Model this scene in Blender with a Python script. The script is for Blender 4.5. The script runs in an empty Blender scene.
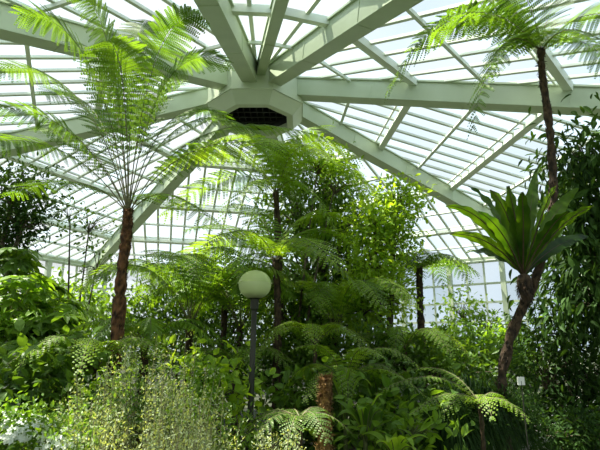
import bpy, math, numpy as np
from mathutils import Vector
rng=np.random.default_rng(11)
scn=bpy.context.scene
COL=scn.collection
try:
    scn.view_settings.view_transform='Standard'
    scn.view_settings.exposure=.4
except Exception: pass

# ------------------------------------------------------------------ camera
EYE=1.6; PITCH=math.radians(14); F=470.0
cam=bpy.data.cameras.new("camera"); cam.lens=36*F/600; cam.sensor_width=36
co=bpy.data.objects.new("camera",cam); COL.objects.link(co)
co.location=(0,0,EYE); co.rotation_euler=(math.radians(90)+PITCH,0,0)
scn.camera=co
cth,sth=math.cos(PITCH),math.sin(PITCH)
def W(px,py,Y):
    """survey helper: photo bearing + true distance Y (metres) -> world point"""
    r=(px-300)/F; u=(225-py)/F
    D=Y/(cth-u*sth)
    return np.array([r*D,Y,EYE+D*(sth+u*cth)])
def mpp(Y): return Y/F

# ------------------------------------------------------------------ helpers
def nrm(v):
    v=np.asarray(v,float); n=np.linalg.norm(v,axis=-1,keepdims=True); return v/np.maximum(n,1e-9)
UP=np.array([0,0,1.0])

class MB:
    def __init__(s): s.v=[];s.l=[];s.t=[];s.m=[];s.a=[];s.n=0
    def add(s,V,polys,mat=0,tint=0.5):
        V=np.asarray(V,float).reshape(-1,3)
        for p in polys:
            s.l.append(np.asarray(p)+s.n); s.t.append([len(p)]); s.m.append([mat])
        s.v.append(V); s.a.append(np.full(len(V),tint)); s.n+=len(V)
    def inst(s,tpl,P,T,S,N,L,Wd,mat=0,tint=None):
        tv,tf=tpl; tv=np.asarray(tv,float); n=len(P)
        if n==0: return
        L=np.broadcast_to(np.asarray(L,float),(n,)); Wd=np.broadcast_to(np.asarray(Wd,float),(n,))
        V=(P[:,None,:]+tv[None,:,0,None]*S[:,None,:]*Wd[:,None,None]
           +tv[None,:,1,None]*T[:,None,:]*L[:,None,None]+tv[None,:,2,None]*N[:,None,:]*L[:,None,None])
        k=len(tv); base=s.n+np.arange(n)*k
        for f in tf:
            f=np.asarray(f)
            s.l.append((base[:,None]+f[None,:]).ravel()); s.t.append(np.full(n,len(f))); s.m.append(np.full(n,mat))
        if tint is None: tint=rng.random(n)
        tint=np.broadcast_to(tint,(n,))
        s.v.append(V.reshape(-1,3)); s.a.append(np.repeat(tint,k)); s.n+=n*k
    def mesh(s,name,mats,smooth=False):
        me=bpy.data.meshes.new(name)
        v=np.concatenate(s.v); l=np.concatenate([np.asarray(x).ravel() for x in s.l]); t=np.concatenate([np.asarray(x).ravel() for x in s.t]); m=np.concatenate([np.asarray(x).ravel() for x in s.m])
        me.vertices.add(len(v)); me.vertices.foreach_set("co",v.ravel().astype(np.float32))
        me.loops.add(len(l)); me.loops.foreach_set("vertex_index",l.astype(np.int32))
        me.polygons.add(len(t)); st=np.concatenate([[0],np.cumsum(t)[:-1]])
        me.polygons.foreach_set("loop_start",st.astype(np.int32))
        me.polygons.foreach_set("material_index",m.astype(np.int32))
        me.update(calc_edges=True)
        at=me.attributes.new("tint",'FLOAT','POINT'); at.data.foreach_set("value",np.concatenate(s.a).astype(np.float32))
        for x in mats: me.materials.append(x)
        me.polygons.foreach_set("use_smooth",np.full(len(t),bool(smooth)))
        return me

def put(mb,name,mats,parent=None,origin=None,smooth=False,**props):
    if origin is None: origin=np.zeros(3)
    origin=np.asarray(origin,float)
    mb.v=[x-origin for x in mb.v]
    me=mb.mesh(name,mats,smooth)
    ob=bpy.data.objects.new(name,me); COL.objects.link(ob)
    if parent is not None:
        ob.parent=parent; ob.location=Vector(origin)-parent.location
    else: ob.location=Vector(origin)
    for k,v in props.items(): ob[k]=v
    return ob
def empty(name,loc,label,category,group=None):
    e=bpy.data.objects.new(name,None); e.empty_display_size=.2; e.location=Vector(loc); COL.objects.link(e)
    e["label"]=label; e["category"]=category
    if group: e["group"]=group
    return e

def bez(p0,p1,p2,t):
    t=np.asarray(t)[:,None]
    return (1-t)**2*p0+2*t*(1-t)*p1+t*t*p2
def tube(mb,pts,rad,seg=6,mat=0,tint=.5,jit=0,cap=True):
    pts=np.asarray(pts,float); n=len(pts); rad=np.broadcast_to(np.asarray(rad,float),(n,))
    T=nrm(np.gradient(pts,axis=0)); ref=np.array([0.13,1,0.07]) if abs(T[0][2])>.6 else UP
    V=[]
    for i in range(n):
        a=nrm(np.cross(T[i],ref)); b=np.cross(T[i],a)
        th=np.linspace(0,2*math.pi,seg,endpoint=False)
        r=rad[i]*(1+jit*(rng.random(seg)-.5))
        V.append(pts[i]+r[:,None]*(np.cos(th)[:,None]*a+np.sin(th)[:,None]*b))
    V=np.concatenate(V); fs=[]
    for i in range(n-1):
        for j in range(seg):
            k=(j+1)%seg; fs.append([i*seg+j,i*seg+k,(i+1)*seg+k,(i+1)*seg+j])
    if cap: fs.append(list(range(seg))[::-1]); fs.append([(n-1)*seg+j for j in range(seg)])
    mb.add(V,fs,mat,tint)
def lathe(mb,c,prof,seg=32,mat=0,tint=.5,rot=0):
    th=np.linspace(0,2*math.pi,seg,endpoint=False)+rot
    V=np.concatenate([np.stack([c[0]+r*np.cos(th),c[1]+r*np.sin(th),np.full(seg,c[2]+z)],1) for r,z in prof])
    fs=[]
    for i in range(len(prof)-1):
        for j in range(seg):
            k=(j+1)%seg; fs.append([i*seg+j,i*seg+k,(i+1)*seg+k,(i+1)*seg+j])
    mb.add(V,fs,mat,tint)
def bar(mb,a,b,w,h,up=UP,mat=0,tint=.5,drop=0):
    a=np.asarray(a,float);b=np.asarray(b,float); T=nrm(b-a); S=nrm(np.cross(T,up)); N=np.cross(S,T)
    V=[]
    for p in (a,b):
        for sx,sz in ((-1,-1),(1,-1),(1,1),(-1,1)):
            V.append(p+S*w/2*sx+N*(h/2*sz-drop))
    mb.add(V,[[0,3,2,1],[4,5,6,7],[0,1,5,4],[1,2,6,5],[2,3,7,6],[3,0,4,7]],mat,tint)

# leaf templates: x side, y along, z normal
RH=([(0,0,0),(.5,.4,0),(0,1,-.08),(-.5,.4,0)],[[0,1,2,3]])
PIN=([(-.35,0,0),(.35,0,0),(.5,.45,0),(.25,.85,-.04),(0,1,-.08),(-.25,.85,-.04),(-.5,.45,0)],[[0,1,2,3,4,5,6]])
NEED=([(-.5,0,0),(.5,0,0),(.3,.75,-.06),(0,1,-.14),(-.3,.75,-.06)],[[0,1,2,3,4]])
OV=([(0,0,0),(.4,.22,.07),(.5,.5,.06),(.25,.8,-.02),(0,1,-.14),(-.25,.8,-.02),(-.5,.5,.06),(-.4,.22,.07),(0,.35,0),(0,.7,-.04)],
    [[0,1,2,8],[8,2,3,9],[9,3,4],[0,8,6,7],[8,9,5,6],[9,4,5]])

# ------------------------------------------------------------------ materials
def newmat(name):
    m=bpy.data.materials.new(name); m.use_nodes=True; m.node_tree.nodes.clear(); return m,m.node_tree.nodes,m.node_tree.links
def leafmat(name,dark,light,trans=.4,rough=.45,tcol=None,nscale=1.2,spec=.3):
    m,N,L=newmat(name)
    at=N.new('ShaderNodeAttribute'); at.attribute_name='tint'
    tc=N.new('ShaderNodeTexCoord'); nz=N.new('ShaderNodeTexNoise'); nz.inputs['Scale'].default_value=nscale
    L.new(tc.outputs['Object'],nz.inputs['Vector'])
    mm=N.new('ShaderNodeMath'); mm.operation='MULTIPLY_ADD'; L.new(nz.outputs['Fac'],mm.inputs[0]); mm.inputs[1].default_value=1.1; mm.inputs[2].default_value=-.28
    m2=N.new('ShaderNodeMath'); m2.operation='MULTIPLY_ADD'; L.new(at.outputs['Fac'],m2.inputs[0]); m2.inputs[1].default_value=.55; L.new(mm.outputs[0],m2.inputs[2])
    rp=N.new('ShaderNodeValToRGB'); rp.color_ramp.elements[0].color=(*dark,1); rp.color_ramp.elements[1].color=(*light,1)
    rp.color_ramp.elements[0].position=.15; rp.color_ramp.elements[1].position=.85
    L.new(m2.outputs[0],rp.inputs['Fac'])
    pb=N.new('ShaderNodeBsdfPrincipled'); pb.inputs['Roughness'].default_value=rough
    pb.inputs['Specular IOR Level'].default_value=spec
    L.new(rp.outputs['Color'],pb.inputs['Base Color'])
    tr=N.new('ShaderNodeBsdfTranslucent')
    mc=N.new('ShaderNodeMix'); mc.data_type='RGBA'; mc.blend_type='MULTIPLY'; mc.inputs['Factor'].default_value=1
    L.new(rp.outputs['Color'],mc.inputs['A']); mc.inputs['B'].default_value=tcol or (1.8,1.6,.42,1)
    L.new(mc.outputs['Result'],tr.inputs['Color'])
    mx=N.new('ShaderNodeMixShader'); mx.inputs[0].default_value=trans
    L.new(pb.outputs[0],mx.inputs[1]); L.new(tr.outputs[0],mx.inputs[2])
    o=N.new('ShaderNodeOutputMaterial'); L.new(mx.outputs[0],o.inputs[0]); return m
def surf(name,c1,c2,scale=8,rough=.7,bump=.3,metal=0,detail=6,stretch=None):
    m,N,L=newmat(name)
    tc=N.new('ShaderNodeTexCoord'); mp=N.new('ShaderNodeMapping'); L.new(tc.outputs['Object'],mp.inputs['Vector'])
    if stretch: mp.inputs['Scale'].default_value=stretch
    nz=N.new('ShaderNodeTexNoise'); nz.inputs['Scale'].default_value=scale; nz.inputs['Detail'].default_value=detail
    L.new(mp.outputs[0],nz.inputs['Vector'])
    rp=N.new('ShaderNodeValToRGB'); rp.color_ramp.elements[0].color=(*c1,1); rp.color_ramp.elements[1].color=(*c2,1)
    rp.color_ramp.elements[0].position=.35; rp.color_ramp.elements[1].position=.65
    L.new(nz.outputs['Fac'],rp.inputs['Fac'])
    pb=N.new('ShaderNodeBsdfPrincipled'); pb.inputs['Roughness'].default_value=rough; pb.inputs['Metallic'].default_value=metal
    L.new(rp.outputs['Color'],pb.inputs['Base Color'])
    if bump:
        bp=N.new('ShaderNodeBump'); bp.inputs['Strength'].default_value=bump; bp.inputs['Distance'].default_value=.02
        L.new(nz.outputs['Fac'],bp.inputs['Height']); L.new(bp.outputs[0],pb.inputs['Normal'])
    o=N.new('ShaderNodeOutputMaterial'); L.new(pb.outputs[0],o.inputs[0]); return m
def glassmat(name,op0,op1,tcol):
    m,N,L=newmat(name)
    at=N.new('ShaderNodeAttribute'); at.attribute_name='tint'
    mr=N.new('ShaderNodeMapRange'); L.new(at.outputs['Fac'],mr.inputs['Value']); mr.inputs['To Min'].default_value=op0; mr.inputs['To Max'].default_value=op1
    tp=N.new('ShaderNodeBsdfTransparent'); tp.inputs[0].default_value=(.94,.96,.96,1)
    tl=N.new('ShaderNodeBsdfTranslucent'); tl.inputs[0].default_value=tcol
    mx=N.new('ShaderNodeMixShader'); L.new(mr.outputs[0],mx.inputs[0]); L.new(tp.outputs[0],mx.inputs[1]); L.new(tl.outputs[0],mx.inputs[2])
    o=N.new('ShaderNodeOutputMaterial'); L.new(mx.outputs[0],o.inputs[0]); return m

M_fern=leafmat("fern_green",(.035,.10,.012),(.16,.30,.035),.47,nscale=1.8)
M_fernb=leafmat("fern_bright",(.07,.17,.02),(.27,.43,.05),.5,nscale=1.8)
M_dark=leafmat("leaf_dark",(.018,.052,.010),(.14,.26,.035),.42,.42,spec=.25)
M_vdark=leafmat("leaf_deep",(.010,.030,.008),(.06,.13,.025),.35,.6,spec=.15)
M_mid=leafmat("leaf_mid",(.035,.10,.012),(.23,.39,.05),.48,.4)
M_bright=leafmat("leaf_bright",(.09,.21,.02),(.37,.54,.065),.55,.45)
M_sage=leafmat("leaf_sage",(.12,.19,.07),(.52,.59,.36),.35,.6)
M_palm=leafmat("palm_green",(.035,.11,.012),(.22,.37,.05),.47,.4)
M_nest=leafmat("nest_fern_green",(.012,.042,.005),(.085,.165,.014),.5,.25,nscale=4,tcol=(2.1,1.9,.3,1))
M_flower=leafmat("flower_white",(.7,.75,.68),(.92,.95,.9),.3,.6,tcol=(1,1,1,1))
M_stem=surf("stem_green",(.06,.08,.02),(.13,.14,.05),20)
M_rib=surf("midrib_brown",(.05,.025,.01),(.08,.045,.018),20)
M_twig=surf("twig_green_brown",(.13,.13,.06),(.26,.24,.12),20)
M_rach=surf("rachis_brown_green",(.06,.06,.02),(.15,.14,.05),20)
M_bark=surf("bark_grey_brown",(.04,.028,.018),(.13,.10,.065),14,.9,.8)
M_fbark=surf("tree_fern_bark",(.022,.010,.004),(.19,.085,.033),22,.95,1,stretch=(1,1,.5))
M_dbark=surf("dark_fern_bark",(.014,.010,.006),(.09,.055,.03),22,.95,1,stretch=(1,1,.5))
M_steel=surf("painted_steel_pale_green",(.44,.52,.36),(.48,.56,.40),1.5,.5,0)
M_bars=surf("painted_glazing_bars",(.70,.76,.66),(.74,.80,.70),1.5,.5,0)
M_hub=surf("hub_paint",(.48,.55,.39),(.52,.59,.43),1.5,.5,0)
M_louv=surf("dark_louvre",(.015,.017,.018),(.03,.032,.033),5,.6,0)
M_glass=glassmat("roof_glass",.05,.8,(.20,.25,.30,1))
M_wglass=glassmat("wall_glass",.1,.4,(.4,.46,.48,1))

# ------------------------------------------------------------------ world + sun
w=bpy.data.worlds.new("world"); scn.world=w; w.use_nodes=True
N=w.node_tree.nodes; L=w.node_tree.links; N.clear()
tc=N.new('ShaderNodeTexCoord'); nz=N.new('ShaderNodeTexNoise'); nz.inputs['Scale'].default_value=2.2; nz.inputs['Detail'].default_value=5
L.new(tc.outputs['Generated'],nz.inputs['Vector'])
sx=N.new('ShaderNodeSeparateXYZ'); L.new(tc.outputs['Generated'],sx.inputs[0])
ad=N.new('ShaderNodeMath'); ad.operation='MULTIPLY_ADD'; L.new(sx.outputs['X'],ad.inputs[0]); ad.inputs[1].default_value=-.3; L.new(nz.outputs['Fac'],ad.inputs[2])
rp=N.new('ShaderNodeValToRGB'); rp.color_ramp.elements[0].position=.3; rp.color_ramp.elements[0].color=(.60,.75,.89,1)
rp.color_ramp.elements[1].position=.66; rp.color_ramp.elements[1].color=(.97,.99,1,1)
L.new(ad.outputs[0],rp.inputs['Fac'])
bg=N.new('ShaderNodeBackground'); bg.inputs['Strength'].default_value=.88; L.new(rp.outputs[0],bg.inputs[0])
o=N.new('ShaderNodeOutputWorld'); L.new(bg.outputs[0],o.inputs[0])
sl=bpy.data.lights.new("sun",'SUN'); sl.energy=14.5; sl.angle=.015; sl.color=(1,.96,.82)
so=bpy.data.objects.new("sun",sl); COL.objects.link(so); so.location=(-8,10,30)
so.rotation_euler=Vector((.42,-.12,-1)).to_track_quat('-Z','Y').to_euler()

# ------------------------------------------------------------------ building
HX,HY=-1.78,17.5; SL=.26; ZA=12.3; R=20.5; HR=1.85
ANG=[-128,-93,-80,-64,-22,31,80,130,180]
def rp_(a,rho,dz=0):
    a=math.radians(a); return np.array([HX+rho*math.cos(a),HY+rho*math.sin(a),ZA-SL*rho+dz])
tn=0
for a in ANG:
    tn+=1; mb=MB()
    w_,h_=(.50,.76) if a!=-80 else (.28,.46)
    A=rp_(a,HR-.05); B=rp_(a,R)
    bar(mb,A,B,w_,h_,drop=h_/2+.06)
    bar(mb,A,B,w_*1.3,.06,drop=.10)
    bar(mb,A,B,w_+.05,.035,drop=h_+.04)
    for k in range(1,6):
        q=A+(B-A)*k/6; q2=q+nrm(B-A)*.05; bar(mb,q,q2,w_+.03,h_+.02,drop=h_/2+.06)
    put(mb,"trim_%d"%tn,[M_steel],origin=A,kind="structure")
def clip(poly,n,c):
    out=[]
    for i in range(len(poly)):
        p,q=poly[i],poly[(i+1)%len(poly)]
        dp=p[0]*n[0]+p[1]*n[1]-c; dq=q[0]*n[0]+q[1]*n[1]-c
        if dp<=0: out.append(p)
        if dp*dq<0:
            t=dp/(dp-dq); out.append((p[0]+t*(q[0]-p[0]),p[1]+t*(q[1]-p[1])))
    return out
wn=0
angs=ANG+[ANG[0]+360]
for i in range(len(angs)-1):
    a,b=angs[i],angs[i+1]
    wn+=1; mb=MB()
    ap=np.array([HX,HY,ZA]); A=rp_(a,R); B=rp_(b,R)
    e1=nrm(B-A); dn=nrm((A+B)/2-ap); vmax=np.linalg.norm((A+B)/2-ap); tt=np.linalg.norm(B-A)/2/vmax
    nn=nrm(np.cross(e1,dn)); nn=nn if nn[2]>0 else -nn
    v0=HR*.95
    nv=8; vs=np.linspace(v0,vmax,nv+1); sp=.80
    umax=vmax*tt; ks=np.arange(-math.ceil(umax/sp),math.ceil(umax/sp)+1)*sp
    for j in range(nv):
        for u0 in ks[:-1]:
            pl=[(u0,vs[j]),(u0+sp,vs[j]),(u0+sp,vs[j+1]),(u0,vs[j+1])]
            pl=clip(pl,(1,-tt),0)
            if len(pl)>2: pl=clip(pl,(-1,-tt),0)
            if len(pl)>2:
                mb.add([ap+e1*p[0]+dn*p[1] for p in pl],[list(range(len(pl)))],1,rng.random()**1.5)
    for j,v in enumerate(vs):
        big=j%2==0
        bar(mb,ap+e1*(-v*tt)+dn*v,ap+e1*(v*tt)+dn*v,.26 if big else .12,.22 if big else .10,up=nn,drop=.12)
        if big and j>0:
            v2=v-.34; bar(mb,ap+e1*(-v2*tt)+dn*v2,ap+e1*(v2*tt)+dn*v2,.07,.08,up=nn,drop=.05)
    for u in ks:
        va=max(abs(u)/tt,v0)
        if va<vmax-.2: bar(mb,ap+e1*u+dn*va,ap+e1*u+dn*vmax,.12,.09,up=nn,drop=.03)
    put(mb,"window_%d"%wn,[M_bars,M_glass],origin=A,kind="structure")
    # wall below the eave
    wn+=1; mb=MB(); ze=A[2]-.1
    A0=A.copy();A0[2]=0;B0=B.copy();B0[2]=0; Lw=np.linalg.norm(B0-A0); nm=max(2,int(round(Lw/1.1)))
    zs=[.5,1.7,2.9,4.1,5.3,ze]
    for k in range(nm+1):
        p=A0+(B0-A0)*k/nm; th=.30 if k%3==0 else .11
        bar(mb,p+UP*.4,p+UP*ze,th,th,up=e1)
    for z in zs: bar(mb,A0+UP*z,B0+UP*z,.13,.13)
    for k in range(nm):
        for z0,z1 in zip(zs[:-1],zs[1:]):
            p=A0+(B0-A0)*k/nm;q=A0+(B0-A0)*(k+1)/nm
            mb.add([p+UP*z0,q+UP*z0,q+UP*z1,p+UP*z1],[[0,1,2,3]],1,rng.random())
    put(mb,"window_%d"%wn,[M_hub,M_wglass],origin=A0,kind="structure")
    tn+=1; mb=MB(); bar(mb,A0+UP*(ze+.05),B0+UP*(ze+.05),.35,.45); put(mb,"trim_%d"%tn,[M_steel],origin=A0+UP*ze,kind="structure")
    mb=MB(); bar(mb,A0+UP*.2,B0+UP*.2,.25,.4); ob=put(mb,"wall_side_%d"%i,[M_hub],origin=A0,kind="structure")
# hub
hub=empty("roof_hub",(HX,HY,10.2),"pale green octagonal steel hub joining the radiating roof beams","roof hub")
mb=MB(); rot=math.radians(22.5)
lathe(mb,(HX,HY,0),[(1.2,12.2),(2.0,12.05),(2.0,10.66),(1.62,10.25),(1.36,10.25),(1.36,10.65),(1.32,12.0)],8,rot=rot)
for z in (11.75,10.68): lathe(mb,(HX,HY,z),[(2.0,0),(2.05,0),(2.05,.08),(2.0,.08)],8,rot=rot)
put(mb,"hub_ring",[M_hub],hub,(HX,HY,10.2))
mb=MB()
lathe(mb,(HX,HY,0),[(1.33,10.5),(1.33,12.0),(.02,12.0)],8,rot=rot)
for k in range(-4,5):
    x=HX+k*.26; hw=math.sqrt(max(1.2**2-(k*.26)**2,.01)); bar(mb,(x,HY-hw,10.8),(x,HY+hw,10.8),.03,.14)
for k in (-2,-1,0,1,2):
    y=HY+k*.44; hw=math.sqrt(max(1.2**2-(k*.44)**2,.01)); bar(mb,(HX-hw,y,10.72),(HX+hw,y,10.72),.05,.06)
put(mb,"vent_grille",[M_louv],hub,(HX,HY,10.7),label="dark metal ventilation grille")

# floor
mb=MB(); mb.add([(-60,-25,0),(60,-25,0),(60,80,0),(-60,80,0)],[[0,1,2,3]])
put(mb,"floor",[surf("soil_and_moss",(.012,.014,.006),(.045,.055,.02),1.5,.95,.6)],kind="structure")
M_path=surf("path_concrete",(.3,.29,.26),(.42,.4,.36),3,.9,.2)
mb=MB()
pp=[W(470,520,5.2),W(500,452,7.6),W(520,440,9.0),W(560,425,12),W(640,405,18)]
V=[]
for i,p in enumerate(pp):
    T=nrm(np.gradient(np.array(pp),axis=0)[i]*[1,1,0]); S=np.cross(T,UP)
    V+= [p*[1,1,0]-S*.6,p*[1,1,0]+S*.6,p*[1,1,0]+S*.6+UP*.03,p*[1,1,0]-S*.6+UP*.03]
fs=[]
for i in range(len(pp)-1):
    a=i*4; fs+=[[a+3,a+2,a+6,a+7],[a,a+3,a+7,a+4],[a+1,a+5,a+6,a+2]]
mb.add(V,fs)
put(mb,"garden_path",[M_path],label="narrow pale concrete garden path between planted beds",category="path")

# ------------------------------------------------------------------ plant generators
def frond(p0,p1,p2,wid,npin=26,mat=M_fern,pet=.18,kind='bi',rr=.008,dens=1.0,droop=.18,spc_t=.062,pw=.32):
    mb=MB(); p0,p1,p2=map(np.asarray,(p0,p1,p2))
    t=np.linspace(0,1,16); pts=bez(p0,p1,p2,t)
    tube(mb,pts,np.linspace(rr,rr*.2,16),5,1,.5)
    h=(p2-p0)*np.array([1,1,0])
    if np.linalg.norm(h)<.05: h=np.array([1,0,0.])
    S0=nrm(np.cross(h,UP))
    leng=np.linalg.norm(np.diff(pts,axis=0),axis=1).sum()
    if kind=='bi': npin=max(10,int(leng*(1-pet)/spc_t))
    ti=np.linspace(pet,.985,npin); P=bez(p0,p1,p2,ti)
    T=nrm(2*(1-ti)[:,None]*(p1-p0)+2*ti[:,None]*(p2-p1))
    spc=leng*(1-pet)/npin
    x=(ti-pet)/(1-pet)
    prof=np.clip((x+.06)**.5*(1.04-x)**.55*1.42,0.03,1.1)
    twist=rng.normal(0,.15)
    for s in (-1,1):
        a=np.radians(10+38*x**2)[:,None]
        Nn=nrm(np.cross(np.broadcast_to(S0,T.shape),T)); Nn=np.where(Nn[:,2:3]<0,-Nn,Nn)
        Sd=nrm(S0+Nn*twist)
        D=nrm(s*Sd*np.cos(a)+T*np.sin(a)+rng.normal(0,.05,T.shape)-UP*.08)
        Lp=wid*prof*rng.uniform(.87,1.06,npin)
        PN=nrm(np.cross(D,T)); PN=np.where(PN[:,2:3]<0,-PN,PN)
        if kind=='pin':
            SS=nrm(np.cross(D,PN)); 
            dd=nrm(D-UP*droop*1.5+rng.normal(0,.07,D.shape))
            mb.inst(NEED,P,dd,SS,PN,Lp,np.clip(spc*.8,.010,.05),0,np.clip(.5+rng.normal(0,.25)+rng.normal(0,.1,npin),0,1))
            continue
        mb.inst(RH,P,D,nrm(np.cross(D,PN)),PN,Lp,.008,1,.5)
        ft=.5+rng.normal(0,.2)
        for i in range(npin):
            m=max(3,int(Lp[i]/(spc*.36)*dens)); tau=np.linspace(.05,.97,m)
            q=P[i]+D[i]*Lp[i]*tau[:,None]-UP*droop*Lp[i]*(tau**2)[:,None]
            dd=nrm(D[i]-UP*2*droop*tau[:,None])
            perp=nrm(np.cross(dd,PN[i]))
            ll=spc*.58*(1-tau**1.8*.6)*(.6+.4*min(1,prof[i]))
            tt=np.clip(ft+rng.normal(0,.1)+rng.normal(0,.08,m),0,1)
            for s2 in (-1,1):
                TT=nrm(s2*perp+dd*.45-UP*.1)
                mb.inst(PIN,q,TT,nrm(np.cross(TT,PN[i])),np.broadcast_to(PN[i],TT.shape),ll,spc*pw,0,tt)
    return mb,[mat,M_rach]

def fernprops(e,specs,wid,mat,npin=26,kind='bi',name="frond",**kw):
    for (p0,p1,p2) in specs:
        mb,ms=frond(p0,p1,p2,wid*rng.uniform(.9,1.1),npin,mat,kind=kind,**kw)
        put(mb,name,ms,e,p0)
def around(c,n,length,rise,drop,az0=0,jl=.15):
    out=[]
    for k in range(n):
        az=az0+2*math.pi*k/n+rng.normal(0,.15); l=length*rng.uniform(1-jl,1+jl)
        d=np.array([math.cos(az),math.sin(az),0]); c=np.asarray(c)
        out.append((c,c+d*l*.45+UP*rise*rng.uniform(.8,1.2),c+d*l+UP*(rise-drop)*rng.uniform(.7,1.3)))
    return out
def fern_trunk(e,pts,r0,r1,name="trunk",mat=None,seg=14,scales=True,sc=1.0):
    mb=MB(); pts=np.asarray(pts)
    d=[]
    for i in range(len(pts)-1):
        for j in range(10): d.append(pts[i]+(pts[i+1]-pts[i])*j/10)
    d.append(pts[-1]); d=np.array(d)
    for _ in range(6): d[1:-1]=(d[:-2]+d[1:-1]*2+d[2:])/4
    rad=np.linspace(r0,r1,len(d))*(1+.10*rng.normal(0,1,len(d)))
    tube(mb,d,rad,seg,0,.5,jit=.35)
    if scales:
        n=int(len(d)*22*sc); ix=rng.integers(0,len(d)-1,n); az=rng.random(n)*6.283
        out=np.stack([np.cos(az),np.sin(az),np.zeros(n)],1)
        P=d[ix]+(d[ix+1]-d[ix])*rng.random(n)[:,None]+out*rad[ix][:,None]*.85
        T=nrm(out*.35*sc+UP*rng.normal(.5,.8,n)[:,None]); S=nrm(np.cross(T,out+.01)); 
        mb.inst(RH,P,T,S,out,r0*rng.uniform(.5,1.0,n),r0*.28,0)
    put(mb,name,[mat or M_fbark],e,pts[0])

def shrub(name,blobs,Y,leaf,n,mat,label,category="shrub",tpl=OV,wr=.5,stem=M_bark,tr=.06,base=None,palm=0,up=.3,clump=None,twigs=14,flower=0,deep=1.0,droop=.25,lean=0,loose=1.0):
    """blobs: (px,py,rx,ry[,dY])"""
    cs=[];rs=[]
    for b in blobs:
        y=Y+(b[4] if len(b)>4 else 0); cs.append(W(b[0],b[1],y)); s=mpp(y); rs.append(np.array([b[2]*s,b[2]*s*.9*deep,b[3]*s]))
    cs=np.array(cs); bx=cs[:,0].mean()+lean if base is None else base[0]; by=cs[:,1].mean() if base is None else base[1]
    B=np.array([bx,by,0.])
    e=empty(name,B,label,category)
    mb=MB(); tw=MB(); fl=MB()
    vol=np.array([r.prod()**(2/3) for r in rs]); vol/=vol.sum()
    for c,r,f in zip(cs,rs,vol):
        nl=int(n*f); cl=clump or 14; K=max(4,nl//cl)
        dr=nrm(rng.normal(0,1,(K,3))); rad=(.35+.75*rng.random(K)**.6)[:,None]*(1+(loose-1)*rng.random((K,1)))
        cc=c+dr*r*rad; cc[:,2]=np.maximum(cc[:,2],.08)
        ct=rng.random(K)
        ii=np.repeat(np.arange(K),cl); m=len(ii)
        sg=leaf*1.25
        if palm:
            az=np.tile(np.linspace(-2.2,2.2,cl),K); wl=np.tile(.7+.3*np.cos(np.linspace(-2.2,2.2,cl)*.6),K)
            ax=nrm(dr*[1,1,.1]+rng.normal(0,.3,(K,3))); Nn=nrm(UP+dr*.5+rng.normal(0,.3,(K,3))); X=nrm(np.cross(ax,Nn)); Yv=nrm(np.cross(Nn,X))
            T=nrm(X[ii]*np.sin(az)[:,None]+Yv[ii]*np.cos(az)[:,None]-UP*droop); P=cc[ii]
            NN=Nn[ii]; L_=leaf*wl*rng.uniform(.9,1.1,m)*np.repeat(rng.uniform(.7,1.15,K),cl)
        else:
            P=cc[ii]+rng.normal(0,sg,(m,3))
            T=nrm(dr[ii]*.7+rng.normal(0,.6,(m,3))+UP*(up-droop)); NN=nrm(UP*.8+dr[ii]*.5+rng.normal(0,.45,(m,3)))
            L_=leaf*rng.uniform(.6,1.2,m)
        P[:,2]=np.maximum(P[:,2],.06)
        SS=nrm(np.cross(T,NN)); NN=np.cross(SS,T)
        tint=np.clip(ct[ii]*.6+rng.random(m)*.4,0,1)
        mb.inst(tpl,P,T,SS,NN,L_,L_*wr,0,tint)
        for k in range(min(twigs,K)):
            q=cc[k]; tube(tw,bez(c-UP*r[2]*.5,(c+q)/2+UP*.1*r[2],q,np.linspace(0,1,5)),np.linspace(max(tr*.25,.006),.003,5),4,0)
        if flower:
            k=int(flower*f); d2=nrm(rng.normal(0,1,(k,3))); d2[:,2]=abs(d2[:,2])*1.0; d2[:,1]-=.3
            Pf=c+nrm(d2)*r*rng.uniform(.85,1.2,(k,1))
            for a in range(5):
                th=a*1.2566; X=nrm(np.cross(d2,UP+.01)); Yv=nrm(np.cross(d2,X)); T=nrm(X*math.cos(th)+Yv*math.sin(th)+nrm(d2)*.3)
                fl.inst(OV,Pf,T,nrm(np.cross(T,d2)),nrm(d2),.021,.016,0)
    for c,r in zip(cs,rs):
        mid=(B+c)/2; mid[:2]=B[:2]*.6+c[:2]*.4
        tube(tw,bez(B-UP*.03,mid,c,np.linspace(0,1,10)),np.linspace(tr,tr*.35,10),8,0,jit=.15)
    put(tw,"trunk" if tr>.05 else "stems",[stem],e,B)
    put(mb,"foliage",[mat],e,B,kind="stuff")
    if flower: put(fl,"blossoms",[M_flower],e,B,kind="stuff")
    return e

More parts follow.
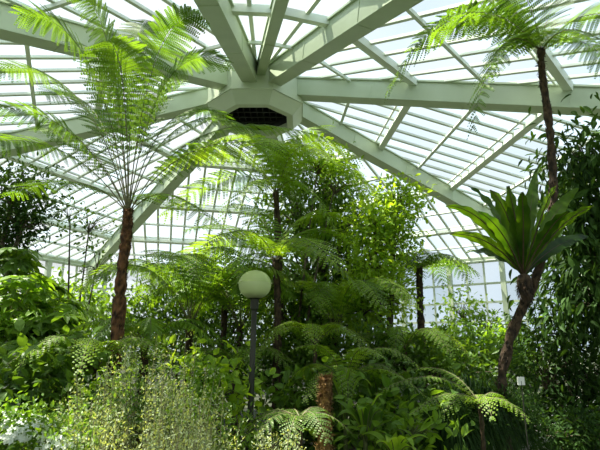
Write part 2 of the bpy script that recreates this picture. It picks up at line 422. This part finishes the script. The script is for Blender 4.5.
def straps(e,specs,wid,mat,name="leaf",fold=.25,wave=.0,jw=.25,rib=None,rr=1,twist=0):
    for p0,p1,p2 in specs:
        mb=MB(); n=22; t=np.linspace(0,1,n); P=bez(np.asarray(p0),np.asarray(p1),np.asarray(p2),t); T=nrm(np.gradient(P,axis=0))
        h=(np.asarray(p2)-p0)*[1,1,0]
        if np.linalg.norm(h)<.03: h=np.array([.3,1,0])
        S=nrm(np.cross(h,UP))
        if twist: 
            S2=np.cross(nrm(p2-np.asarray(p0)),np.array([0,1.,0])); S2=S2*(1 if S2@S>=0 else -1); S=nrm(S*(1-twist)+S2*twist)
        S=nrm(S+rng.normal(0,jw,3)); S=nrm(S-T.mean(0)*(S@T.mean(0))); Nn=nrm(np.cross(S,T))
        ww=np.minimum(np.minimum((t+.04)*2.2,1),((1.02-t)*2.6)**.6); ww=np.clip(ww,.05,1)
        ph=rng.random()*6
        wdt=wid*rng.uniform(.85,1.15)*ww/2*(1+wave*1.3*np.sin(np.arange(n)*1.7+ph))
        V=[]
        for i in range(n):
            wv=wave*wid*math.sin(i*1.5+ph)
            V+=[P[i]-S*wdt[i]+Nn[i]*(fold*wdt[i]+wv),P[i]-S*wdt[i]*.5+Nn[i]*fold*.4*wdt[i],P[i],P[i]+S*wdt[i]*.5+Nn[i]*fold*.4*wdt[i],P[i]+S*wdt[i]+Nn[i]*(fold*wdt[i]-wv)]
        fs=[[i*5+j,i*5+j+1,i*5+j+6,i*5+j+5] for i in range(n-1) for j in range(4)]
        mb.add(V,fs,0,rng.random()); tube(mb,P-Nn*.004,np.linspace(.007,.002,n)*(wid/.12)**.5*rr,4,1)
        put(mb,name,[mat,rib or M_stem],e,p0,smooth=True)

def A3(c,ctrl,tip,Yc):
    """frond spec from survey bearings; ctrl/tip = (px,py,depth offset)"""
    return (W(c[0],c[1],Yc),W(ctrl[0],ctrl[1],Yc+ctrl[2]),W(tip[0],tip[1],Yc+tip[2]))

# ------------------------------------------------------------------ tall tree fern (near, red-brown trunk)
Y=5.6; c=(128,214); b=W(116,380,Y); b0=np.array([b[0]-.02,Y,0])
e=empty("tree_fern",b0,"tall tree fern, rough red-brown trunk and wide lacy fronds","tree fern")
fern_trunk(e,[b0,W(113,390,Y),W(118,320,Y),W(122,270,Y),W(127,232,Y),W(128,210,Y)],.072,.06)
sp=[A3(c,(90,50,.2),(-10,70,.4),Y),A3(c,(100,10,-.1),(20,15,-.3),Y),A3(c,(155,30,.1),(228,62,.2),Y),A3(c,(160,80,.4),(228,118,1.0),Y),
    A3(c,(118,10,-.1),(75,-12,-.5),Y),A3(c,(105,75,.5),(45,95,1.4),Y),A3(c,(118,40,.5),(72,42,1.5),Y),A3(c,(140,70,.4),(180,85,1.4),Y),
    A3(c,(65,115,.1),(-40,150,.1),Y),A3(c,(85,160,.5),(10,195,1.2),Y),A3(c,(78,100,-.3),(-15,108,-.6),Y),A3(c,(90,120,.4),(40,130,1.2),Y),
    A3(c,(195,85,.2),(345,145,.3),Y),A3(c,(165,85,.1),(255,130,.4),Y),A3(c,(185,120,-.2),(285,150,-.5),Y),
    A3(c,(165,170,-.3),(215,225,-.9),Y),A3(c,(148,10,-.1),(200,15,-.4),Y),A3(c,(130,20,.3),(148,20,1.1),Y),A3(c,(128,50,-.2),(108,40,-.9),Y)]
fernprops(e,sp,.54,M_fern,pet=.22,spc_t=.074,pw=.34)

# second crown: bright arching fronds in the middle
Y=7.0; c=(276,262)
b0=W(277,330,Y)*[1,1,0]
e=empty("tree_fern",b0,"slender tree fern with arching bright fronds behind the globe lamp","tree fern")
fern_trunk(e,[b0,W(277,360,Y),W(278,310,Y),W(276,260,Y)],.06,.05,mat=M_dbark)
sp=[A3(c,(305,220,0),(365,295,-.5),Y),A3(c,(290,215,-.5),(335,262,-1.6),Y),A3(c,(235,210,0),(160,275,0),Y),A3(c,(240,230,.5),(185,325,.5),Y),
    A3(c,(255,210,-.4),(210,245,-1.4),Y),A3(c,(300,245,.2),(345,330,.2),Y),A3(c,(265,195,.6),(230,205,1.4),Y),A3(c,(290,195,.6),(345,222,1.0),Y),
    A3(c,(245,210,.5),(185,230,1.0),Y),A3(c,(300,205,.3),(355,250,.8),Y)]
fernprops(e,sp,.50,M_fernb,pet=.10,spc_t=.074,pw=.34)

# third: tall crown whose fronds spread above
Y=8.2; c=(276,195); b0=W(278,330,Y)*[1,1,0]+[.15,0,0]
e=empty("tree_fern",b0,"tall tree fern with thin dark trunk and bright spreading crown","tree fern")
fern_trunk(e,[b0,W(281,340,Y),W(279,260,Y),W(276,193,Y)],.065,.05,mat=M_dbark)
sp=[A3(c,(245,120,0),(160,170,0),Y),A3(c,(268,110,-.3),(205,145,-1.0),Y),A3(c,(300,110,-.2),(360,160,-.6),Y),A3(c,(305,125,.4),(378,195,.6),Y),
    A3(c,(238,150,.4),(165,215,.4),Y),A3(c,(268,125,.5),(228,122,1.6),Y),A3(c,(290,122,.5),(330,125,1.7),Y),A3(c,(298,155,-.2),(335,228,-.8),Y),A3(c,(260,155,-.3),(222,220,-1.0),Y),
    A3(c,(295,120,-.4),(330,160,-1.5),Y),A3(c,(300,140,.2),(358,175,1.2),Y),A3(c,(250,140,.6),(195,160,1.5),Y),A3(c,(275,115,-.4),(268,150,-1.6),Y)]
fernprops(e,sp,.62,M_fernb,pet=.12,spc_t=.094,pw=.34)

# upper right tree fern + bird's nest
Y=5.8; c=(541,52); b0=W(500,380,Y)*[1,1,0]
e=empty("tree_fern",b0,"very tall tree fern with thin curving dark trunk","tree fern")
fern_trunk(e,[b0,W(500,380,Y),W(512,330,Y),W(534,285,Y),W(549,235,Y),W(554,190,Y),W(549,120,Y),W(542,75,Y),W(541,50,Y)],.060,.042,mat=M_dbark)
sp=[A3(c,(455,-35,0),(385,95,0),Y),A3(c,(495,5,-.2),(472,130,-.4),Y),A3(c,(480,-20,.4),(410,50,.9),Y),A3(c,(530,-30,0),(480,-35,-.4),Y),
    A3(c,(590,-20,0),(665,45,.2),Y),A3(c,(590,10,.2),(640,115,.4),Y),A3(c,(570,0,-.4),(640,75,-1.2),Y),A3(c,(545,0,.5),(575,-15,1.5),Y),A3(c,(515,10,.5),(490,75,1.3),Y),
    A3(c,(500,-5,-.3),(440,20,-.7),Y)]
fernprops(e,sp,.56,M_fern,pet=.08,spc_t=.076,pw=.34)
Y=5.5; cc=(523,276)
e=empty("birds_nest_fern",W(524,285,Y),"bird's nest fern, glossy wavy strap leaves, perched on a trunk","fern")
mb=MB(); p=W(525,287,Y)
lathe(mb,p,[(.02,-.2),(.05,-.14),(.08,-.02),(.085,.08),(.06,.14),(.01,.16)],14)
n=500; dr=nrm(rng.normal(0,1,(n,3))); dr[:,2]-=.2
mb.inst(RH,p+dr*[.07,.07,.16],nrm(dr-UP*.9),nrm(np.cross(dr,UP+.02)),dr,.07,.012,0)
put(mb,"root_mass",[M_dbark],e,p)
tips=[((484,205,-.1),(446,206,-.2)),((492,232,0),(450,234,-.1)),((498,200,.1),(468,186,.2)),((510,205,-.2),(490,190,-.3)),
      ((516,215,-.2),(508,186,-.3)),((530,205,.2),(536,172,.3)),((542,205,0),(556,186,0)),((552,208,.1),(578,188,.2)),((560,216,-.1),(594,206,-.2)),((556,238,.2),(588,236,.4)),
      ((500,246,.2),(466,252,.5)),((524,215,-.3),(522,192,-.5)),((548,222,-.3),(568,212,-.6)),((502,222,-.3),(478,212,-.6))]
straps(e,[A3(cc,a,b_,Y) for a,b_ in tips],.15,M_nest,fold=.15,wave=.08,jw=.3,rib=M_rib,rr=1.3,twist=.65)

# small far tree fern
Y=9.5; b0=W(420,330,Y)*[1,1,0]
e=empty("tree_fern",b0,"small tree fern with dark trunk seen against the glass wall","tree fern")
fern_trunk(e,[b0,W(421,330,Y),W(420,300,Y),W(419,268,Y)],.075,.06,mat=M_dbark)
fernprops(e,around(W(419,270,Y),14,1.2,.5,.65),.36,M_fern,pet=.10,spc_t=.08,pw=.34)

# ------------------------------------------------------------------ airy centre tree
shrub("airy_tree",[(318,165,22,20),(335,185,22,20,.3)],8.8,.13,500,M_mid,"slim tree with airy leaves on a leaning bare stem","tree",wr=.34,tr=.03,base=W(286,330,7.6),droop=.7,twigs=30,clump=8,loose=1.3)

# ------------------------------------------------------------------ trees and shrubs
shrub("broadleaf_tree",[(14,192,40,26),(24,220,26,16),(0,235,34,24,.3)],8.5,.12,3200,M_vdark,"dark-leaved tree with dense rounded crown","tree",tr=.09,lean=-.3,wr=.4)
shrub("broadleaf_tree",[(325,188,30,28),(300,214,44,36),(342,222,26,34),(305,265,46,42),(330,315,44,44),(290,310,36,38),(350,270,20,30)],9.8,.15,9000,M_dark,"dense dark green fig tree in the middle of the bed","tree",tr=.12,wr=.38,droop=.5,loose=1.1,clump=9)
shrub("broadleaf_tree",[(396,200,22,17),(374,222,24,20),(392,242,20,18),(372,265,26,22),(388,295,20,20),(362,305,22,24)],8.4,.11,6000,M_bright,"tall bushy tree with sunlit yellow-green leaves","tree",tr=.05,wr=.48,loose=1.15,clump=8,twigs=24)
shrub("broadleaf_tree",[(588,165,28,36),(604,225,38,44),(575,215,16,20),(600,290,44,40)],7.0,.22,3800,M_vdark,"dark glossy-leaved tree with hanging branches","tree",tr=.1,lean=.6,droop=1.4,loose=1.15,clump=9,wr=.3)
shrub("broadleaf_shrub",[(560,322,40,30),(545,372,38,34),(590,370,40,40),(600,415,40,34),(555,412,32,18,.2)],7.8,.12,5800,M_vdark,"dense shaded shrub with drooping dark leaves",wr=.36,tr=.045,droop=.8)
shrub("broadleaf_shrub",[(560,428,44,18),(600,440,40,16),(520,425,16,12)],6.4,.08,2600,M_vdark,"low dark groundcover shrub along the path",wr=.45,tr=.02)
shrub("palmate_shrub",[(10,305,40,30),(48,325,32,26,.3),(25,355,44,32),(82,350,30,22)],6.6,.28,1600,M_mid,"leafy shrub with large palmate green leaves on long stalks",palm=1,clump=7,tr=.035,wr=.38,droop=.15,twigs=30,stem=M_stem)
shrub("palmate_shrub",[(8,262,30,18),(34,280,22,14)],7.6,.30,220,M_dark,"tall shrub with large lobed dark leaves",palm=1,tr=.03,wr=.4,clump=7,droop=.2,stem=M_stem)
shrub("broadleaf_shrub",[(20,390,44,26),(65,392,40,22),(10,420,40,20)],5.2,.15,1300,M_dark,"low shaded shrub with broad dark leaves",tr=.04,wr=.58)
shrub("broadleaf_shrub",[(450,345,30,14),(490,345,34,16),(470,362,50,20),(415,352,36,18),(520,350,26,20)],12,.15,4800,M_mid,"rounded green shrub near the glass wall",tr=.05)
shrub("airy_shrub",[(462,310,18,18),(488,322,18,14)],14.5,.16,650,M_mid,"light green airy small tree beside the glass wall",tr=.04,clump=8,twigs=24)
shrub("broadleaf_shrub",[(155,318,44,22),(205,300,40,28),(235,315,40,36),(180,345,60,26)],11,.14,7400,M_dark,"wide green shrub filling the bed behind the palms",tr=.05,loose=1.1,wr=.42)
shrub("broadleaf_shrub",[(40,300,40,18),(85,315,44,18)],13,.2,2000,M_mid,"pale green shrub in bright light",tr=.05)
shrub("broadleaf_shrub",[(390,358,46,20),(340,368,50,26),(440,370,50,24),(250,370,50,24),(300,355,40,28)],7.6,.12,6000,M_dark,"low dark green undergrowth shrub",tr=.04,wr=.42)
shrub("broadleaf_shrub",[(345,412,50,22),(395,410,40,22),(300,415,36,20)],6.0,.15,1500,M_dark,"low leafy groundcover with broad leaves beneath ferns",tr=.02,wr=.55,clump=7)
shrub("broadleaf_shrub",[(410,430,28,12),(370,434,26,12)],4.9,.14,300,M_mid,"low plant with broad oval sunlit leaves",tr=.015,wr=.5,clump=7,stem=M_stem)
shrub("broadleaf_shrub",[(220,392,22,14),(202,375,16,12)],5.3,.12,450,M_bright,"small bright green leafy shrub",tr=.02,wr=.6)
shrub("flowering_shrub",[(20,436,34,16),(62,444,26,12),(-5,430,20,16)],3.6,.05,2600,M_mid,"low bush with small white blossoms","flowering shrub",tr=.012,flower=420,stem=M_stem)
shrub("airy_tree",[(90,222,22,22),(70,215,18,14),(98,262,16,20)],9.2,.09,330,M_dark,"thin bare-branched tree with sparse leaves","tree",tr=.03,twigs=60,clump=6)
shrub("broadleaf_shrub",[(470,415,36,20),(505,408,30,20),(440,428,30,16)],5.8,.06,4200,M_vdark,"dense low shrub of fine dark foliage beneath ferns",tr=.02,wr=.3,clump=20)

# ------------------------------------------------------------------ palms
def palm(cx,cy,Y,n,length,rise,drop,wid,label,mat=M_palm,npin=34,trunk=.05,kind='pin',az0=0,name="palm",cat="palm",pet=.2,extra=None,**kw):
    c_=W(cx,cy,Y); b0=c_*[1,1,0]; e=empty(name,b0,label,cat)
    if c_[2]>.25: fern_trunk(e,[b0,(b0+c_)/2,c_+UP*.03],trunk*1.3,trunk,scales=trunk>.03,mat=M_dbark)
    fernprops(e,around(c_,n,length,rise,drop,az0)+(extra or []),wid,mat,npin,kind=kind,pet=pet,**kw)
    return e
G=dict(kind='bi',name="ground_fern",cat="fern")
T2=dict(kind='bi',name="tree_fern",cat="tree fern")
palm(190,325,7.4,13,1.7,1.6,1.1,.48,"low tree fern with large arching fronds beside the trunk",M_palm,pet=.14,spc_t=.08,pw=.34,**T2)
palm(240,330,8.4,14,1.5,1.4,1.0,.40,"feather palm with drooping leaflets behind the lamp",az0=.4,npin=40)
palm(145,350,6.6,10,1.0,.7,.6,.3,"small feather palm at the foot of the tree fern",az0=.2)
palm(25,335,8.2,12,1.3,1.0,.8,.38,"feather palm among broad leaves",az0=.7,npin=40)
palm(335,330,8.0,12,1.4,1.2,.9,.40,"low tree fern with arching fronds under the fig tree",M_fernb,az0=.9,pet=.12,spc_t=.08,pw=.34,**T2)
palm(225,300,9.2,11,1.5,.9,.8,.42,"shaded tree fern with wide fronds among dense shrubs",M_fern,az0=.5,pet=.12,spc_t=.09,pw=.34,**T2)
palm(95,370,5.4,11,.95,.6,.55,.2,"fern with long arching fronds below the tree fern",M_fernb,az0=.3,trunk=.02,pet=.1,**G)
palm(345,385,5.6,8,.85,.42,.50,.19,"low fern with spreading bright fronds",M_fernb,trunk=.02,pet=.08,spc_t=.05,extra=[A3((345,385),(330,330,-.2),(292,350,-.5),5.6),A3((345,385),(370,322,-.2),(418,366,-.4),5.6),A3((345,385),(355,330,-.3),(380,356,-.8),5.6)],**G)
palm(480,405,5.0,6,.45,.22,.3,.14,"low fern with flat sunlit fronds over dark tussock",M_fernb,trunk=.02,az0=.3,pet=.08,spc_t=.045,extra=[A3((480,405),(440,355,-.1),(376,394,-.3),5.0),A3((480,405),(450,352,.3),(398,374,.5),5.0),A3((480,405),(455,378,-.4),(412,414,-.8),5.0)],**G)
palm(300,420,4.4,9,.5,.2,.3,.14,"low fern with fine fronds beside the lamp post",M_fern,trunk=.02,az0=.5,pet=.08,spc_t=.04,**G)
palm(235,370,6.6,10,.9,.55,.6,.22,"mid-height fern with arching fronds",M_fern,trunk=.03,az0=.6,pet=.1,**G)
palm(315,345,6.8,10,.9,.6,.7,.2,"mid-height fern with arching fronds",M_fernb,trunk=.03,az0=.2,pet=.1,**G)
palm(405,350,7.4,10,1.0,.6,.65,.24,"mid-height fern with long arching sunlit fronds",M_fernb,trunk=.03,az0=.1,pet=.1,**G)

def grass(cx,cy,Y,n,length,mat,label,name="grass_clump",wid=.018,spread=.7,cat="grass"):
    c_=W(cx,cy,Y)*[1,1,0]; H=W(cx,cy,Y)[2]; e=empty(name,c_,label,cat); mb=MB()
    for k in range(n):
        az=rng.random()*6.283; d=np.array([math.cos(az),math.sin(az),0]); r=rng.random()**.6*spread*length; h=H*rng.uniform(.6,1.05)
        p0=c_+d*rng.random()*.12; p1=c_+d*r*.45+UP*h*1.25; p2=c_+d*r*1.2+UP*h*rng.uniform(.2,.7)
        t=np.linspace(0,1,8); P=bez(p0,p1,p2,t); S=np.array([-d[1],d[0],0])
        wd=wid*np.clip(np.sin(np.pi*(t*.9+.08)),.08,1)[:,None]/2
        V=np.concatenate([P-S*wd,P+S*wd]); mb.add(V,[[i,i+1,i+9,i+8] for i in range(7)],0,rng.random()*.7)
    put(mb,"blades",[mat],e,c_,kind="stuff")
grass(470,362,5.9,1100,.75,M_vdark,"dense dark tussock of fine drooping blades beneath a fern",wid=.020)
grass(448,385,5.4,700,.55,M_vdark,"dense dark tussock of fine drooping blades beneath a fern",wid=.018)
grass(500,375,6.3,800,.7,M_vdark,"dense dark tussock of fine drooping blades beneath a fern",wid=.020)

# broad strap leaf plants
def strapplant(cx,cy,Y,n,length,rise,wid,mat,label,name="strap_leaf_plant",drop=.15):
    c_=W(cx,cy,Y); b0=c_*[1,1,0]; c_=b0+(c_-b0)*.8; e=empty(name,b0,label,"plant")
    mb=MB(); tube(mb,[b0,(b0+c_)/2,c_+UP*.03],[.03,.025,.02],7); put(mb,"stem",[M_stem],e,b0)
    straps(e,around(c_,n,length,rise,rise*drop,jl=.4),wid,mat,jw=.35,fold=.3)
strapplant(365,425,4.7,9,.22,.42,.11,M_mid,"plant with upright glossy green strap leaves beside the stump")
strapplant(395,445,4.4,9,.25,.28,.09,M_bright,"plant with upright yellow-green pointed leaves",drop=.4)
strapplant(378,385,6.0,9,.3,.45,.12,M_mid,"green broad-leaved plant under the ferns",drop=.4)
strapplant(345,410,5.2,9,.22,.6,.09,M_palm,"upright broad-leaved plant beside the brown stump")
strapplant(40,355,5.8,9,.4,.5,.18,M_mid,"tall plant with large broad green leaves",drop=.6)
strapplant(85,385,5.0,8,.35,.4,.15,M_mid,"leafy plant with large broad bright leaves",drop=.6)

# stump
Y=4.6; p=W(325,400,Y); b0=p*[1,1,0]
M_stump=surf("stump_fibre",(.08,.035,.010),(.44,.26,.09),26,.95,1,stretch=(1,1,.5))
e=empty("fern_stump",b0,"short shaggy golden-brown tree fern stump among low ferns","stump")
fern_trunk(e,[b0,W(324,440,Y),W(325,400,Y),W(326,377,Y)],.07,.045,seg=16,mat=M_stump,sc=2.2)

# wispy pale shrubs
def wisp(cx,top,Y,n,label,spreadpx=40):
    tp=W(cx,top,Y); b0=tp*[1,1,0]; e=empty("wispy_shrub",b0,label,"shrub"); st=MB(); lf=MB(); sp_=spreadpx*mpp(Y)
    for k in range(n):
        az=rng.random()*6.283; r=rng.random()**.6; d=np.array([math.cos(az),math.sin(az),0])
        h=tp[2]*(1-.2*r*r)*rng.uniform(.55,1.1)
        p2=b0+d*r*sp_+UP*h; p1=b0+d*r*sp_*.6+UP*h*.5; P=bez(b0+d*.08*r,p1,p2,np.linspace(0,1,7)); tube(st,P,np.linspace(.005,.0015,7),3,0,cap=False)
        m=75; t=rng.uniform(.3,1.0,m); q=bez(b0+d*.08*r,p1,p2,t)+rng.normal(0,.028,(m,3)); T=nrm(rng.normal(0,.7,(m,3))+UP*.6); Nn=nrm(rng.normal(0,.8,(m,3))+UP*.6)
        S=nrm(np.cross(T,Nn)); lf.inst(RH,q,T,S,np.cross(S,T),rng.uniform(.016,.038,m),.012,0,np.clip(t-.3+rng.normal(0,.2,m),0,1))
    put(st,"stems",[M_twig],e,b0); put(lf,"foliage",[M_sage],e,b0,kind="stuff")
lb="wispy pale sage-green shrub with fine upright flowering stems"
for cx,top,Y,n,s in [(105,366,4.3,50,40),(148,336,4.5,75,44),(190,350,4.3,55,34),(160,376,3.6,55,50),(218,402,3.7,45,34),(280,424,3.7,40,30),(90,400,3.5,50,42),(180,408,3.2,50,50)]:
    wisp(cx,top,Y,n,lb,s)
shrub("broadleaf_shrub",[(130,400,40,24),(190,415,40,22),(90,425,36,20),(240,435,36,16)],4.6,.06,3000,M_mid,"low green shrub growing under pale wispy stems",tr=.015,wr=.4,clump=14)

# ------------------------------------------------------------------ lamp post
M_pole=surf("lamp_pole_paint",(.016,.017,.010),(.028,.028,.017),6,.7,.1)
def globemat(name,c,t,f,tr):
    m,N,L=newmat(name); pb=N.new('ShaderNodeBsdfPrincipled'); pb.inputs['Base Color'].default_value=(*c,1); pb.inputs['Roughness'].default_value=.05; pb.inputs['Specular IOR Level'].default_value=.8
    tl=N.new('ShaderNodeBsdfTranslucent'); tl.inputs[0].default_value=(*t,1); mx=N.new('ShaderNodeMixShader'); mx.inputs[0].default_value=f
    tp=N.new('ShaderNodeBsdfTransparent'); tp.inputs[0].default_value=(.93,.97,.85,1); m2=N.new('ShaderNodeMixShader'); m2.inputs[0].default_value=tr
    o=N.new('ShaderNodeOutputMaterial'); L.new(pb.outputs[0],mx.inputs[1]); L.new(tl.outputs[0],mx.inputs[2]); L.new(mx.outputs[0],m2.inputs[1]); L.new(tp.outputs[0],m2.inputs[2]); L.new(m2.outputs[0],o.inputs[0]); return m
M_globe=globemat("globe_glass",(.72,.78,.50),(.90,.95,.60),.5,.3)
M_cap=globemat("lamp_cap_green",(.62,.70,.38),(.85,.92,.5),.5,.4)
Y=5.2; g=W(255,285,Y); b0=g*[1,1,0]+[-.03,0,0]; lp=empty("lamp_post",b0,"garden lamp post with translucent green globe on a dark pole","lamp")
top=g-UP*.16
mb=MB(); tube(mb,[b0,b0*.5+top*.5,top],[.034,.032,.03],14); lathe(mb,b0,[(.09,0),(.09,.06),(.045,.1)],16)
put(mb,"pole",[M_pole],lp,b0,smooth=True)
mb=MB(); lathe(mb,top,[(.03,-.12),(.045,-.1),(.045,.0),(.095,.03),(.12,.07),(.0,.07)],20); put(mb,"globe_holder",[M_pole],lp,top)
mb=MB(); prof=[(max(.18*math.cos(a),.001),.158*math.sin(a)) for a in np.linspace(-math.pi/2,math.pi/2,18)]; lathe(mb,g,prof,32); put(mb,"globe",[M_globe],lp,g,smooth=True)
mb=MB(); lathe(mb,g-UP*.1,[(.0,.0),(.03,.0),(.035,.08),(.045,.12),(.03,.18),(.0,.2)],16); put(mb,"bulb",[M_flower],lp,g,smooth=True)
mb=MB(); prof=[(.185*math.cos(a),.163*math.sin(a)) for a in np.linspace(.15,math.pi/2-.02,10)]; lathe(mb,g,[(.193,.02)]+prof+[(.02,.166),(.0,.168)],32); put(mb,"lamp_cap",[M_cap],lp,g,smooth=True)

# plant label sign
M_white=surf("sign_white",(.75,.76,.74),(.8,.8,.78),3,.5,0)
p=W(521,381,5.0); b0=p*[1,1,0]; e=empty("plant_label",b0,"small white plant label on a thin stake beside the path","sign")
mb=MB(); tube(mb,[b0,p],[.006,.006],6); put(mb,"stake",[M_pole],e,b0)
mb=MB(); bar(mb,p-[.035,0,0],p+[.035,0,0],.01,.08); put(mb,"label_plate",[M_white],e,p)
